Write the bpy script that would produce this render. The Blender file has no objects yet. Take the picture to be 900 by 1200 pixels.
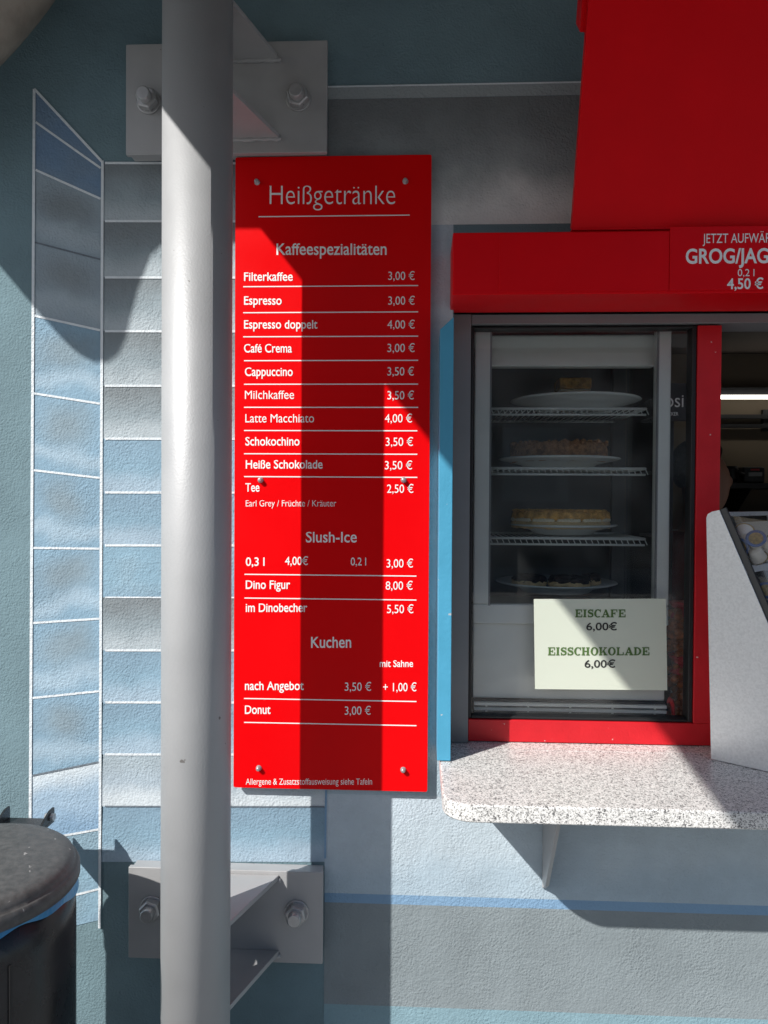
import bpy, bmesh, math, random
from mathutils import Vector, Matrix
random.seed(7)
R = math.radians
S = bpy.context.scene
COL = S.collection

# ------------------------------------------------------------------ camera, light, exposure
CAM = Vector((0.0, -1.65, 1.60))
YAW, PITCH, ROLL, F_PX = R(2.627), R(0.827), R(0.345), 901.0
_F = Vector((-math.sin(YAW) * math.cos(PITCH), math.cos(YAW) * math.cos(PITCH), -math.sin(PITCH)))
_r0 = Vector((math.cos(YAW), math.sin(YAW), 0)); _u0 = _r0.cross(_F)
_r = math.cos(ROLL) * _r0 + math.sin(ROLL) * _u0
_u = -math.sin(ROLL) * _r0 + math.cos(ROLL) * _u0
cd = bpy.data.cameras.new('camera'); cam = bpy.data.objects.new('camera', cd); COL.objects.link(cam)
cam.matrix_world = Matrix(((_r.x, _u.x, -_F.x, CAM.x), (_r.y, _u.y, -_F.y, CAM.y), (_r.z, _u.z, -_F.z, CAM.z), (0, 0, 0, 1)))
cd.sensor_fit = 'VERTICAL'; cd.sensor_height = 24; cd.lens = 24 * F_PX / 1200
cd.clip_start = 0.02; cd.clip_end = 500
S.camera = cam

SUN = Vector((1.0, 1.0, -1.13)).normalized()          # direction the light travels
w = bpy.data.worlds.new('World'); S.world = w; w.use_nodes = True
nt = w.node_tree; bg = nt.nodes['Background']; sk = nt.nodes.new('ShaderNodeTexSky')
sk.sky_type = 'NISHITA'; sk.sun_disc = False
sk.sun_elevation = math.asin(-SUN.z); sk.sun_rotation = math.atan2(-SUN.x, -SUN.y)
nt.links.new(sk.outputs[0], bg.inputs[0]); bg.inputs[1].default_value = 0.1
sd = bpy.data.lights.new('sun', 'SUN'); sd.energy = 5.0; sd.angle = R(0.5); sd.color = (1.0, 0.97, 0.93)
so = bpy.data.objects.new('sun', sd); COL.objects.link(so)
so.rotation_euler = SUN.to_track_quat('-Z', 'Y').to_euler(); so.location = (-6, -6, 9)
vs = S.view_settings; vs.view_transform = 'Standard'; vs.look = 'None'; vs.gamma = 1; vs.use_curve_mapping = False
vs.exposure = 0.13
S.render.engine = 'CYCLES'; S.cycles.max_bounces = 8; S.cycles.transparent_max_bounces = 24; S.cycles.use_denoising = True

# ------------------------------------------------------------------ a sight line of the survey photo meets a real plane
def ray(px, py): return _F + _r * ((px - 450) / F_PX) - _u * ((py - 600) / F_PX)
def PL(px, py, p0, n):
    d = ray(px, py); return CAM + d * ((Vector(p0) - CAM).dot(n) / d.dot(n))
def W(px, py, y=0.0): return PL(px, py, (0, y, 0), Vector((0, 1, 0)))
def Hz(px, py, z): return PL(px, py, (0, 0, z), Vector((0, 0, 1)))

# ------------------------------------------------------------------ materials
STUCCO = (215, .0021, 2.5)
MATS = {}
def mat(name, col=(.5, .5, .5), rough=.5, metal=0., bump=None, var=None, emit=None, spec=.5, coat=0.):
    """bump = (scale, distance, detail); var = (scale, amount): a plain principled paint with fine relief and uneven tone"""
    m = bpy.data.materials.new(name); m.use_nodes = True; MATS[name] = m
    t = m.node_tree; b = t.nodes['Principled BSDF']; L = t.links.new
    b.inputs['Base Color'].default_value = (*col, 1); b.inputs['Roughness'].default_value = rough
    b.inputs['Metallic'].default_value = metal; b.inputs['Specular IOR Level'].default_value = spec
    b.inputs['Coat Weight'].default_value = coat
    tc = t.nodes.new('ShaderNodeTexCoord')
    if var:
        n = t.nodes.new('ShaderNodeTexNoise'); n.inputs['Scale'].default_value = var[0]; n.inputs['Detail'].default_value = 6
        L(tc.outputs['Object'], n.inputs['Vector'])
        mr = t.nodes.new('ShaderNodeMapRange'); mr.inputs['From Min'].default_value = .3; mr.inputs['From Max'].default_value = .7
        mr.inputs['To Min'].default_value = 1 - var[1]; mr.inputs['To Max'].default_value = 1 + var[1]
        L(n.outputs['Fac'], mr.inputs['Value'])
        v = t.nodes.new('ShaderNodeVectorMath'); v.operation = 'SCALE'; v.inputs[0].default_value = col
        L(mr.outputs[0], v.inputs['Scale']); L(v.outputs[0], b.inputs['Base Color'])
        r2 = t.nodes.new('ShaderNodeMapRange'); r2.inputs['To Min'].default_value = max(.02, rough - .12); r2.inputs['To Max'].default_value = min(1, rough + .12)
        L(n.outputs['Fac'], r2.inputs['Value']); L(r2.outputs[0], b.inputs['Roughness'])
    if bump:
        n = t.nodes.new('ShaderNodeTexNoise'); n.inputs['Scale'].default_value = bump[0]; n.inputs['Detail'].default_value = bump[2]
        L(tc.outputs['Object'], n.inputs['Vector'])
        hgt = n.outputs['Fac']
        if bump[0] == STUCCO[0]:
            n3 = t.nodes.new('ShaderNodeTexNoise'); n3.inputs['Scale'].default_value = 9; n3.inputs['Detail'].default_value = 3; L(tc.outputs['Object'], n3.inputs['Vector'])
            m3 = t.nodes.new('ShaderNodeMapRange'); m3.inputs['From Min'].default_value = .3; m3.inputs['From Max'].default_value = .7; m3.inputs['To Min'].default_value = .45; m3.inputs['To Max'].default_value = 1.35; L(n3.outputs['Fac'], m3.inputs['Value'])
            n4 = t.nodes.new('ShaderNodeTexNoise'); n4.inputs['Scale'].default_value = 75; n4.inputs['Detail'].default_value = 2; L(tc.outputs['Object'], n4.inputs['Vector'])
            mu = t.nodes.new('ShaderNodeMath'); mu.operation = 'MULTIPLY'; L(hgt, mu.inputs[0]); L(m3.outputs[0], mu.inputs[1])
            ma = t.nodes.new('ShaderNodeMath'); ma.operation = 'MULTIPLY_ADD'; L(n4.outputs['Fac'], ma.inputs[0]); ma.inputs[1].default_value = .6; L(mu.outputs[0], ma.inputs[2]); hgt = ma.outputs[0]
        bp = t.nodes.new('ShaderNodeBump'); bp.inputs['Distance'].default_value = bump[1]; bp.inputs['Strength'].default_value = 1
        L(hgt, bp.inputs['Height']); L(bp.outputs[0], b.inputs['Normal'])
    if emit:
        b.inputs['Emission Color'].default_value = (*emit[0], 1); b.inputs['Emission Strength'].default_value = emit[1]
    return m

def mural(name, base, second, light, style):
    """masonry paint of the mural: one painted stone, airbrushed. UV runs 0-1 over each stone."""
    m = mat(name, base, .85, bump=STUCCO, spec=.25); t = m.node_tree; L = t.links.new; N = t.nodes.new
    b = t.nodes['Principled BSDF']
    uv = N('ShaderNodeUVMap'); sx = N('ShaderNodeSeparateXYZ'); L(uv.outputs[0], sx.inputs[0])
    tc = N('ShaderNodeTexCoord'); nz = N('ShaderNodeTexNoise'); nz.inputs['Scale'].default_value = 9; nz.inputs['Detail'].default_value = 3
    L(tc.outputs['Object'], nz.inputs['Vector'])
    def math_(op, a, c):
        q = N('ShaderNodeMath'); q.operation = op
        for i, s in enumerate((a, c)):
            if isinstance(s, (int, float)): q.inputs[i].default_value = s
            else: L(s, q.inputs[i])
        return q.outputs[0]
    def sm(v, a, c):
        q = N('ShaderNodeMapRange'); q.interpolation_type = 'SMOOTHSTEP'; q.inputs['From Min'].default_value = a; q.inputs['From Max'].default_value = c
        L(v, q.inputs['Value']); return q.outputs[0]
    wob = math_('MULTIPLY', math_('SUBTRACT', nz.outputs['Fac'], .5), .55)
    U = math_('ADD', sx.outputs['X'], wob); V = math_('ADD', sx.outputs['Y'], wob)
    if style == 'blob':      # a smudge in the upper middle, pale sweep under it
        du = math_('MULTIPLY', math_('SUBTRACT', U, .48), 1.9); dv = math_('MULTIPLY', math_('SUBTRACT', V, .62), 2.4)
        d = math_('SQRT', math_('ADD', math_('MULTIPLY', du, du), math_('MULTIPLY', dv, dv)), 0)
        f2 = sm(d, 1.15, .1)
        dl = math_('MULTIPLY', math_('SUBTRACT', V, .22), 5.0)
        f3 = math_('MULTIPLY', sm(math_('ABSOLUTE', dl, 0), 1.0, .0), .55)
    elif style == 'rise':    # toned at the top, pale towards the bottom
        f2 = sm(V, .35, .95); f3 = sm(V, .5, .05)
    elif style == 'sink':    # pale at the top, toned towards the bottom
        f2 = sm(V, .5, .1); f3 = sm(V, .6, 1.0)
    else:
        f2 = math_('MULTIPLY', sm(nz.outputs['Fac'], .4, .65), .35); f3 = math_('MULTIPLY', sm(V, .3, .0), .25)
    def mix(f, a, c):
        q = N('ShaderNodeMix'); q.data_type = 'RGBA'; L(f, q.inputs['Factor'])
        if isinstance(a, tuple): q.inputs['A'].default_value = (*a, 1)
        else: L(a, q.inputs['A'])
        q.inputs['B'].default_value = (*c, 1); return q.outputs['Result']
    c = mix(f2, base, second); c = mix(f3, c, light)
    n2 = N('ShaderNodeTexNoise'); n2.inputs['Scale'].default_value = 6; n2.inputs['Detail'].default_value = 9; n2.inputs['Roughness'].default_value = .65
    L(tc.outputs['Object'], n2.inputs['Vector']); v2 = N('ShaderNodeMapRange'); v2.inputs['From Min'].default_value = .3; v2.inputs['From Max'].default_value = .7
    v2.inputs['To Min'].default_value = .86; v2.inputs['To Max'].default_value = 1.10; L(n2.outputs['Fac'], v2.inputs['Value'])
    vm = N('ShaderNodeVectorMath'); vm.operation = 'SCALE'; L(c, vm.inputs[0]); L(v2.outputs[0], vm.inputs['Scale']); c = vm.outputs[0]
    L(c, b.inputs['Base Color'])
    return m

def glass(name, tint=(.97, .98, .975), ior=1.36, rough=0.0, dirt=0.03):
    m = bpy.data.materials.new(name); m.use_nodes = True; t = m.node_tree; t.nodes.clear(); N = t.nodes.new; L = t.links.new
    o = N('ShaderNodeOutputMaterial'); mx = N('ShaderNodeMixShader'); tr = N('ShaderNodeBsdfTransparent'); gl = N('ShaderNodeBsdfGlossy')
    tr.inputs[0].default_value = (*tint, 1); gl.inputs['Roughness'].default_value = rough
    fr = N('ShaderNodeFresnel'); fr.inputs[0].default_value = ior
    L(fr.outputs[0], mx.inputs[0]); L(tr.outputs[0], mx.inputs[1]); L(gl.outputs[0], mx.inputs[2])
    df = N('ShaderNodeBsdfDiffuse'); df.inputs[0].default_value = (.7, .72, .7, 1)
    tc = N('ShaderNodeTexCoord'); nz = N('ShaderNodeTexNoise'); nz.inputs['Scale'].default_value = 7; nz.inputs['Detail'].default_value = 8
    L(tc.outputs['Object'], nz.inputs['Vector'])
    mr = N('ShaderNodeMapRange'); mr.inputs['From Min'].default_value = .4; mr.inputs['From Max'].default_value = .75
    mr.inputs['To Max'].default_value = dirt; L(nz.outputs['Fac'], mr.inputs['Value'])
    m2 = N('ShaderNodeMixShader'); L(mr.outputs[0], m2.inputs[0]); L(mx.outputs[0], m2.inputs[1]); L(df.outputs[0], m2.inputs[2])
    L(m2.outputs[0], o.inputs[0]); return m

TEAL = (.17, .256, .287)
M = dict(
    wall=mat('wall_paint', TEAL, .85, bump=STUCCO, var=(7, .10), spec=.25),
    wall_line=mat('painted_white_line', (.72, .77, .80), .85, bump=STUCCO, spec=.25),
    wall_dark_line=mat('painted_dark_line', (.16, .19, .22), .85, bump=STUCCO, spec=.25),
    wall_blue_line=mat('painted_blue_line', (.22, .36, .52), .85, bump=STUCCO, spec=.25),
    wall_grey=mat('painted_grey_field', (.245, .285, .30), .85, bump=STUCCO, var=(7, .10), spec=.25),
    wall_low=mat('painted_low_teal', (.235, .36, .41), .85, bump=STUCCO, var=(7, .10), spec=.25),
    wall_band=mat('painted_pale_band', (.34, .38, .39), .85, bump=STUCCO, spec=.25),
    steel=mat('grey_steel_paint', (.41, .41, .41), .4, .1, bump=(420, .0002, 2), var=(14, .05)),
    pole=mat('silver_pole_paint', (.41, .415, .42), .5, .2, spec=.4, bump=(260, .00028, 2), var=(10, .04)),
    bolt=mat('zinc_bolt', (.46, .46, .46), .32, .5, var=(60, .12)),
    sign=mat('red_sign_lacquer', (.80, .001, .003), .36, spec=.12, var=(6, .02), bump=(60, .00015, 1)),
    sign_edge=mat('white_panel_core', (.75, .75, .75), .5),
    white_print=mat('white_print', (.93, .92, .90), .5),
    red_metal=mat('red_powder_coat', (.78, .001, .006), .42, spec=.15, bump=(500, .0003, 1), var=(8, .04)),
    red_frame=mat('red_frame_paint', (.60, .014, .022), .4, spec=.35, bump=(240, .0005, 2), var=(20, .07)),
    grey_frame=mat('grey_frame_paint', (.23, .23, .235), .45, var=(9, .05)),
    black=mat('black_rubber', (.012, .012, .013), .5),
    blue=mat('blue_board_paint', (.07, .34, .52), .5, bump=(90, .0006, 2), var=(12, .06)),
    lid=mat('worn_black_plastic', (.085, .083, .081), .5, bump=(300, .0003, 4), var=(85, .28)),
    bin=mat('black_bin_paint', (.018, .018, .02), .28, bump=(300, .0002, 2), var=(20, .3)),
    bag=mat('blue_bin_liner', (.05, .27, .52), .3),
    fridge=mat('white_fridge_enamel', (.86, .87, .83), .35, var=(5, .04)),
    fridge_in=mat('fridge_liner', (.10, .11, .115), .5),
    wire=mat('white_wire', (.66, .69, .68), .35),
    china=mat('white_china', (.72, .76, .76), .2),
    cake_gold=mat('golden_crust', (.70, .39, .11), .8, bump=(190, .006, 4), var=(60, .45)),
    cake_pale=mat('pale_sponge', (.7, .52, .28), .85, bump=(150, .004, 4), var=(40, .25)),
    cake_brown=mat('brown_crumble', (.34, .17, .08), .85, bump=(220, .008, 4), var=(90, .5)),
    cream=mat('whipped_cream', (.75, .68, .52), .5),
    choc=mat('dark_chocolate', (.028, .018, .014), .45, bump=(160, .006, 3), var=(50, .4)),
    paper=mat('notice_paper', (.60, .64, .54), .8),
    green=mat('green_print', (.075, .15, .035), .7),
    ink=mat('black_print', (.02, .02, .02), .7),
    tan=mat('tan_inner_wall', (.21, .165, .115), .8, var=(2, .05)),
    ceil=mat('inner_ceiling', (.10, .08, .07), .8),
    dark=mat('dark_appliance', (.015, .015, .017), .45),
    grey_plastic=mat('dark_grey_plastic', (.05, .052, .055), .4),
    tube=mat('lit_tube', (1, 1, 1), .5, emit=((1, .96, .86), 4.5)),
    display=mat('pale_panel', (.35, .36, .36), .4),
    nut=mat('roasted_almond', (.48, .15, .04), .4, bump=(300, .003, 3), var=(70, .5)),
    wrap=mat('red_wrapper', (.6, .03, .045), .35, bump=(60, .006, 3)),
    red_plastic=mat('red_plastic', (.62, .02, .02), .35),
    cup=mat('white_cup_plastic', (.88, .87, .85), .35),
    foil_blue=mat('blue_foil', (.03, .12, .42), .3),
    foil_gold=mat('gold_foil', (.42, .31, .12), .35, .3, var=(200, .4)),
    skin=mat('skin', (.28, .14, .09), .6),
    shirt=mat('dark_red_cloth', (.16, .008, .014), .9, bump=(40, .006, 3)),
    hair=mat('dark_hair', (.02, .013, .01), .6, bump=(120, .01, 2)),
    trousers=mat('black_cloth', (.02, .02, .025), .9),
    pave=mat('pale_paving', (.235, .24, .24), .85, bump=(40, .004, 4), var=(3, .12)),
    roof=mat('roof_board', (.26, .25, .24), .8, var=(6, .1)),
    pipe=mat('weathered_pipe', (.30, .265, .22), .55, bump=(40, .002, 4), var=(14, .25)),
    timber=mat('dark_timber', (.09, .06, .045), .8, var=(2, .2)),
    bark=mat('bark', (.07, .05, .035), .9, bump=(30, .03, 4)),
    leaf=mat('leaf', (.035, .075, .02), .6, var=(2, .5)),
)
def granite():
    m = mat('speckled_granite', (.6, .6, .58), .38); t = m.node_tree; N = t.nodes.new; L = t.links.new; b = t.nodes['Principled BSDF']
    tc = N('ShaderNodeTexCoord')
    vo = N('ShaderNodeTexVoronoi'); vo.inputs['Scale'].default_value = 500; L(tc.outputs['Object'], vo.inputs['Vector'])
    sp = N('ShaderNodeSeparateColor'); L(vo.outputs['Color'], sp.inputs[0])
    nz = N('ShaderNodeTexNoise'); nz.inputs['Scale'].default_value = 120; nz.inputs['Detail'].default_value = 4; L(tc.outputs['Object'], nz.inputs['Vector'])
    ad = N('ShaderNodeMath'); ad.operation = 'ADD'; L(sp.outputs[0], ad.inputs[0])
    sb = N('ShaderNodeMath'); sb.operation = 'MULTIPLY_ADD'; L(nz.outputs['Fac'], sb.inputs[0]); sb.inputs[1].default_value = .9; sb.inputs[2].default_value = -.45
    L(sb.outputs[0], ad.inputs[1])
    cr = N('ShaderNodeValToRGB'); L(ad.outputs[0], cr.inputs[0]); e = cr.color_ramp; e.interpolation = 'CONSTANT'
    e.elements[0].position = 0; e.elements[0].color = (.13, .13, .13, 1); e.elements[1].position = .10; e.elements[1].color = (.33, .325, .315, 1)
    for p, c in ((.22, (.5, .49, .47)), (.38, (.7, .69, .665)), (.62, (.8, .79, .765)), (.85, (.86, .85, .82))):
        q = e.elements.new(p); q.color = (*c, 1)
    L(cr.outputs[0], b.inputs['Base Color']); return m
M['granite'] = granite()
def chips(m, col, scale, thr):
    t = m.node_tree; N = t.nodes.new; L = t.links.new; b = t.nodes['Principled BSDF']
    src = b.inputs['Base Color'].links[0].from_socket if b.inputs['Base Color'].links else None
    tc = N('ShaderNodeTexCoord'); n = N('ShaderNodeTexNoise'); n.inputs['Scale'].default_value = scale; n.inputs['Detail'].default_value = 3
    L(tc.outputs['Object'], n.inputs['Vector'])
    mr = N('ShaderNodeMapRange'); mr.inputs['From Min'].default_value = thr; mr.inputs['From Max'].default_value = thr + .02; L(n.outputs['Fac'], mr.inputs['Value'])
    mx = N('ShaderNodeMix'); mx.data_type = 'RGBA'; L(mr.outputs[0], mx.inputs['Factor'])
    if src: L(src, mx.inputs['A'])
    else: mx.inputs['A'].default_value = b.inputs['Base Color'].default_value
    mx.inputs['B'].default_value = (*col, 1); L(mx.outputs['Result'], b.inputs['Base Color'])
chips(M['red_frame'], (.65, .45, .43), 95, .735); chips(M['pole'], (.2, .19, .18), 40, .745); chips(M['lid'], (.30, .29, .28), 55, .70)
chips(M['blue'], (.45, .5, .52), 70, .735); chips(M['steel'], (.2, .17, .15), 60, .74)
def galvanised():
    m = mat('galvanised_sheet', (.6, .62, .64), .42, .55); t = m.node_tree; N = t.nodes.new; L = t.links.new; b = t.nodes['Principled BSDF']
    tc = N('ShaderNodeTexCoord'); vo = N('ShaderNodeTexVoronoi'); vo.inputs['Scale'].default_value = 260; L(tc.outputs['Object'], vo.inputs['Vector'])
    nz = N('ShaderNodeTexNoise'); nz.inputs['Scale'].default_value = 200; nz.inputs['Detail'].default_value = 5; L(tc.outputs['Object'], nz.inputs['Vector'])
    sp = N('ShaderNodeSeparateColor'); L(vo.outputs['Color'], sp.inputs[0])
    mx = N('ShaderNodeMath'); mx.operation = 'MULTIPLY_ADD'; L(sp.outputs[0], mx.inputs[0]); mx.inputs[1].default_value = .45; L(nz.outputs['Fac'], mx.inputs[2])
    cr = N('ShaderNodeValToRGB'); L(mx.outputs[0], cr.inputs[0]); e = cr.color_ramp
    e.elements[0].position = .3; e.elements[0].color = (.64, .66, .68, 1); e.elements[1].position = .95; e.elements[1].color = (.76, .78, .80, 1)
    L(cr.outputs[0], b.inputs['Base Color']); return m
M['galv'] = galvanised()
M['glass'] = glass('window_glass', (.995, 1, .997), dirt=.05)
M['case_glass'] = glass('case_glass', (.99, 1, .995), 1.25, dirt=.01)
M['smoke'] = glass('smoky_plastic', (.93, .93, .92), 1.4, .12, dirt=.06)
BLUE, GREY, PALE = (.25, .385, .49), (.245, .325, .375), (.44, .55, .63)
M['st_blue'] = mural('stone_blue_smudged', BLUE, GREY, PALE, 'blob')
M['st_grey'] = mural('stone_grey_smudged', (.31, .38, .43), (.24, .28, .30), (.42, .49, .53), 'blob')
M['st_rise_grey'] = mural('stone_grey_rising', (.29, .35, .38), (.215, .245, .26), (.44, .50, .53), 'rise')
M['st_rise_blue'] = mural('stone_blue_rising', (.25, .385, .48), (.235, .35, .44), (.37, .48, .57), 'rise')
M['st_flat_blue'] = mural('stone_blue_plain', (.25, .39, .485), (.28, .37, .42), (.21, .31, .42), 'plain')
M['st_deep'] = mural('stone_deep_blue', (.17, .265, .39), (.22, .285, .34), (.26, .34, .41), 'plain')
M['st_sink'] = mural('stone_pale_top', (.36, .49, .61), (.25, .39, .54), (.64, .71, .75), 'sink')
M['st_pale'] = mural('stone_pale_rising', (.40, .48, .54), (.37, .44, .48), (.62, .68, .71), 'rise')
M['st_field'] = mural('field_pale_blue', (.50, .585, .64), (.42, .52, .59), (.52, .60, .66), 'sink')
M['st_upper'] = mural('field_grey_rising', (.33, .355, .36), (.19, .205, .21), (.80, .80, .78), 'rise')

# ------------------------------------------------------------------ mesh helpers
class MB:
    def __init__(s): s.b = bmesh.new(); s.uv = None; s.mi = 0
    def face(s, pts, mi=None, uv=None):
        vsx = [s.b.verts.new(p) for p in pts]; f = s.b.faces.new(vsx); f.material_index = s.mi if mi is None else mi
        if uv:
            if s.uv is None: s.uv = s.b.loops.layers.uv.new('UVMap')
            for l, c in zip(f.loops, uv): l[s.uv].uv = c
        return f
    def prism(s, poly, vec, mi=None):
        vec = Vector(vec); n = len(poly); a = [s.b.verts.new(p) for p in poly]; c = [s.b.verts.new(Vector(p) + vec) for p in poly]
        fs = [s.b.faces.new(a), s.b.faces.new(c[::-1])]
        for i in range(n): fs.append(s.b.faces.new((a[i], c[i], c[(i + 1) % n], a[(i + 1) % n])))
        for f in fs: f.material_index = s.mi if mi is None else mi
        bmesh.ops.recalc_face_normals(s.b, faces=fs); return s
    def box(s, lo, hi, mi=None):
        x0, y0, z0 = lo; x1, y1, z1 = hi
        return s.prism([(x0, y0, z0), (x1, y0, z0), (x1, y1, z0), (x0, y1, z0)], (0, 0, z1 - z0), mi)
    def obox(s, o, a, c, d, mi=None):          # corner and three edge vectors
        o, a, c = Vector(o), Vector(a), Vector(c); return s.prism([o, o + a, o + a + c, o + c], d, mi)
    def tube(s, pts, r, n=12, mi=None, cap=True):
        pts = [Vector(p) for p in pts]; rs = r if isinstance(r, (list, tuple)) else [r] * len(pts)
        rings = []; prev = None
        for i, p in enumerate(pts):
            t = (pts[min(i + 1, len(pts) - 1)] - pts[max(i - 1, 0)]).normalized()
            ref = prev if prev is not None else (Vector((0, 0, 1)) if abs(t.z) < .9 else Vector((1, 0, 0)))
            a = (ref - t * ref.dot(t)).normalized(); prev = a; c = t.cross(a)
            rings.append([s.b.verts.new(p + (a * math.cos(k * 2 * math.pi / n) + c * math.sin(k * 2 * math.pi / n)) * rs[i]) for k in range(n)])
        fs = []
        for i in range(len(rings) - 1):
            for k in range(n):
                f = s.b.faces.new((rings[i][k], rings[i][(k + 1) % n], rings[i + 1][(k + 1) % n], rings[i + 1][k])); f.smooth = True; fs.append(f)
        if cap: fs += [s.b.faces.new(rings[0][::-1]), s.b.faces.new(rings[-1])]
        for f in fs: f.material_index = s.mi if mi is None else mi
        return s
    def lathe(s, prof, c=(0, 0, 0), n=48, mi=None, axis=None, cap=True):
        """profile of (radius, height) round an axis"""
        c = Vector(c); ax = Vector(axis or (0, 0, 1)).normalized(); a = ax.orthogonal().normalized(); d = ax.cross(a)
        rings = [[s.b.verts.new(c + ax * h + (a * math.cos(k * 2 * math.pi / n) + d * math.sin(k * 2 * math.pi / n)) * max(r, 1e-5)) for k in range(n)] for r, h in prof]
        fs = []
        for i in range(len(rings) - 1):
            for k in range(n):
                f = s.b.faces.new((rings[i][k], rings[i][(k + 1) % n], rings[i + 1][(k + 1) % n], rings[i + 1][k])); f.smooth = True; fs.append(f)
        if cap: fs += [s.b.faces.new(rings[0][::-1]), s.b.faces.new(rings[-1])]
        for f in fs: f.material_index = s.mi if mi is None else mi
        return s
    def ball(s, c, r, sub=2, sc=(1, 1, 1), rot=None, mi=None):
        m_ = Matrix.Translation(c) @ (rot or Matrix()) @ Matrix.Diagonal((sc[0] * r, sc[1] * r, sc[2] * r, 1))
        g = bmesh.ops.create_icosphere(s.b, subdivisions=sub, radius=1, matrix=m_)
        for v in g['verts']:
            for f in v.link_faces: f.smooth = True; f.material_index = s.mi if mi is None else mi
        return s
    def build(s, name, mats, parent=None, bevel=0, seg=2, shade=False):
        me = bpy.data.meshes.new(name)
        off = parent_world(parent) if parent else Vector()
        if off.length: bmesh.ops.translate(s.b, vec=-off, verts=s.b.verts)
        s.b.to_mesh(me); s.b.free()
        for m_ in (mats if isinstance(mats, (list, tuple)) else [mats]): me.materials.append(M[m_] if isinstance(m_, str) else m_)
        o = bpy.data.objects.new(name, me); COL.objects.link(o)
        if parent: o.parent = parent
        if bevel:
            md = o.modifiers.new('edge', 'BEVEL'); md.width = bevel; md.segments = seg; md.limit_method = 'ANGLE'; md.angle_limit = R(40)
            for p in me.polygons: p.use_smooth = True
            md.harden_normals = True
        return o
def parent_world(p):
    v = Vector()
    while p: v = v + p.location; p = p.parent
    return v
def tag(o, label, cat, group=None):
    o['label'] = label; o['category'] = cat
    if group: o['group'] = group
    return o
def thing(name, label, cat, loc=(0, 0, 0), group=None):
    o = bpy.data.objects.new(name, None); COL.objects.link(o); o.location = loc; o.empty_display_size = .05
    return tag(o, label, cat, group)
def structure(o): o['kind'] = 'structure'; return o

# ---- lettering
def text_mesh(mb, s, p0, p1, cap, up, n, bold=0., mi=0):
    """letters of string s from p0 to p1 along the baseline, capital height cap, standing along up, offset along n"""
    cu = bpy.data.curves.new('t', 'FONT'); cu.body = s; cu.size = 1; cu.offset = bold; cu.resolution_u = 4
    ob = bpy.data.objects.new('t', cu); COL.objects.link(ob)
    me = bpy.data.meshes.new_from_object(ob.evaluated_get(bpy.context.evaluated_depsgraph_get()))
    xs = [v.co.x for v in me.vertices]; a, c = min(xs), max(xs)
    d = p1 - p0; sy = cap / .682
    XH = .449
    def yy(y):
        if not any(q.islower() for q in s.replace('l', '')) or y <= 0: return y
        return y * (.50 / XH) if y < XH else .50 + (y - XH) * (.682 - .50) / (.682 - XH)
    vv = [mb.b.verts.new(p0 + d * ((v.co.x - a) / (c - a)) + up * (yy(v.co.y) * sy) + n) for v in me.vertices]
    for p in me.polygons:
        f = mb.b.faces.new([vv[i] for i in p.vertices]); f.material_index = mi
    bpy.data.objects.remove(ob); bpy.data.curves.remove(cu); bpy.data.meshes.remove(me)
def print_px(par, s, x0, x1, base, cap, y, bold=0., m='white_print', slope=0.0):
    mb = MB(); p0, p1 = W(x0, base, y), W(x1, base + slope * (x1 - x0), y)
    text_mesh(mb, s, p0, p1, (W(x0, base - cap, y) - p0).length, Vector((0, 0, 1)), Vector(), bold); mb.build('lettering', m, par)

# =================================================================== SETTING
g = MB(); g.face([(-60, -60, 0), (60, -60, 0), (60, 60, 0), (-60, 60, 0)])
structure(g.build('ground', 'pave'))

YF, YG = 0.045, 0.062                     # window frame face, window glass
ZS = W(690, 872, YF).z                    # shelf top
ZL = W(700, 369, YF).z                    # lintel
XO = W(530, 600, 0).x                     # left end of the opening
XR, TH, WT = 3.4, .18, 3.05
XL = -4.0
kiosk = thing('kiosk', 'blue grey stucco snack kiosk with painted stone blocks and a serving window', 'kiosk', (0, 0, 0))
# --- front wall: stucco sheet with the opening, the mural painted on in thin coats
wb = MB()
mats = ['wall']; 
def mi_of(k):
    if k not in mats: mats.append(k)
    return mats.index(k)
def rect(x0, x1, z0, z1, y=0, mi=0): wb.face([(x0, y, z0), (x1, y, z0), (x1, y, z1), (x0, y, z1)], mi)
OB = ZS - .035
rect(XL, XO, 0, WT); rect(XO, XR, 0, OB); rect(XO, XR, ZL + .02, WT); rect(XR, XR + 1.5, 0, WT)
wb.face([(XO, 0, OB), (XO, TH, OB), (XO, TH, ZL + .02), (XO, 0, ZL + .02)])
wb.face([(XR, 0, OB), (XR, 0, ZL + .02), (XR, TH, ZL + .02), (XR, TH, OB)])
wb.face([(XO, 0, OB), (XR, 0, OB), (XR, TH, OB), (XO, TH, OB)])
wb.face([(XO, 0, ZL + .02), (XO, TH, ZL + .02), (XR, TH, ZL + .02), (XR, 0, ZL + .02)])
for a in ((XL, XO, 0, WT), (XO, XR, 0, OB), (XO, XR, ZL + .02, WT), (XR, XR + 1.5, 0, WT)): rect(*a, y=TH)
def stone(px, key, y=-.0012, flip=False):      # tl, tr, br, bl in survey pixels
    wb.face([W(*p, y) for p in px], mi_of(key), [(0, 1), (1, 1), (1, 0), (0, 0)])
def stroke(a, b, wpx, key='wall_line', y=-.0024):
    A, B = W(*a, y), W(*b, y); d = (B - A).normalized(); n = Vector((-d.z, 0, d.x)) * (wpx * .5 * 1.83e-3)
    wb.face([A - n, B - n, B + n, A + n], mi_of(key))
LX = lambda y: 40 - (y - 105) * .0055
RX = lambda y: 120 - (y - 190) * .0035
LY = [105, 143, 199, 284, 370, 461, 551, 642, 730, 818, 909, 986, 1062, 1098]
RY = [190, 197, 233, 304, 387, 473, 560, 643, 725, 810, 893, 972, 1042, 1078]
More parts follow.
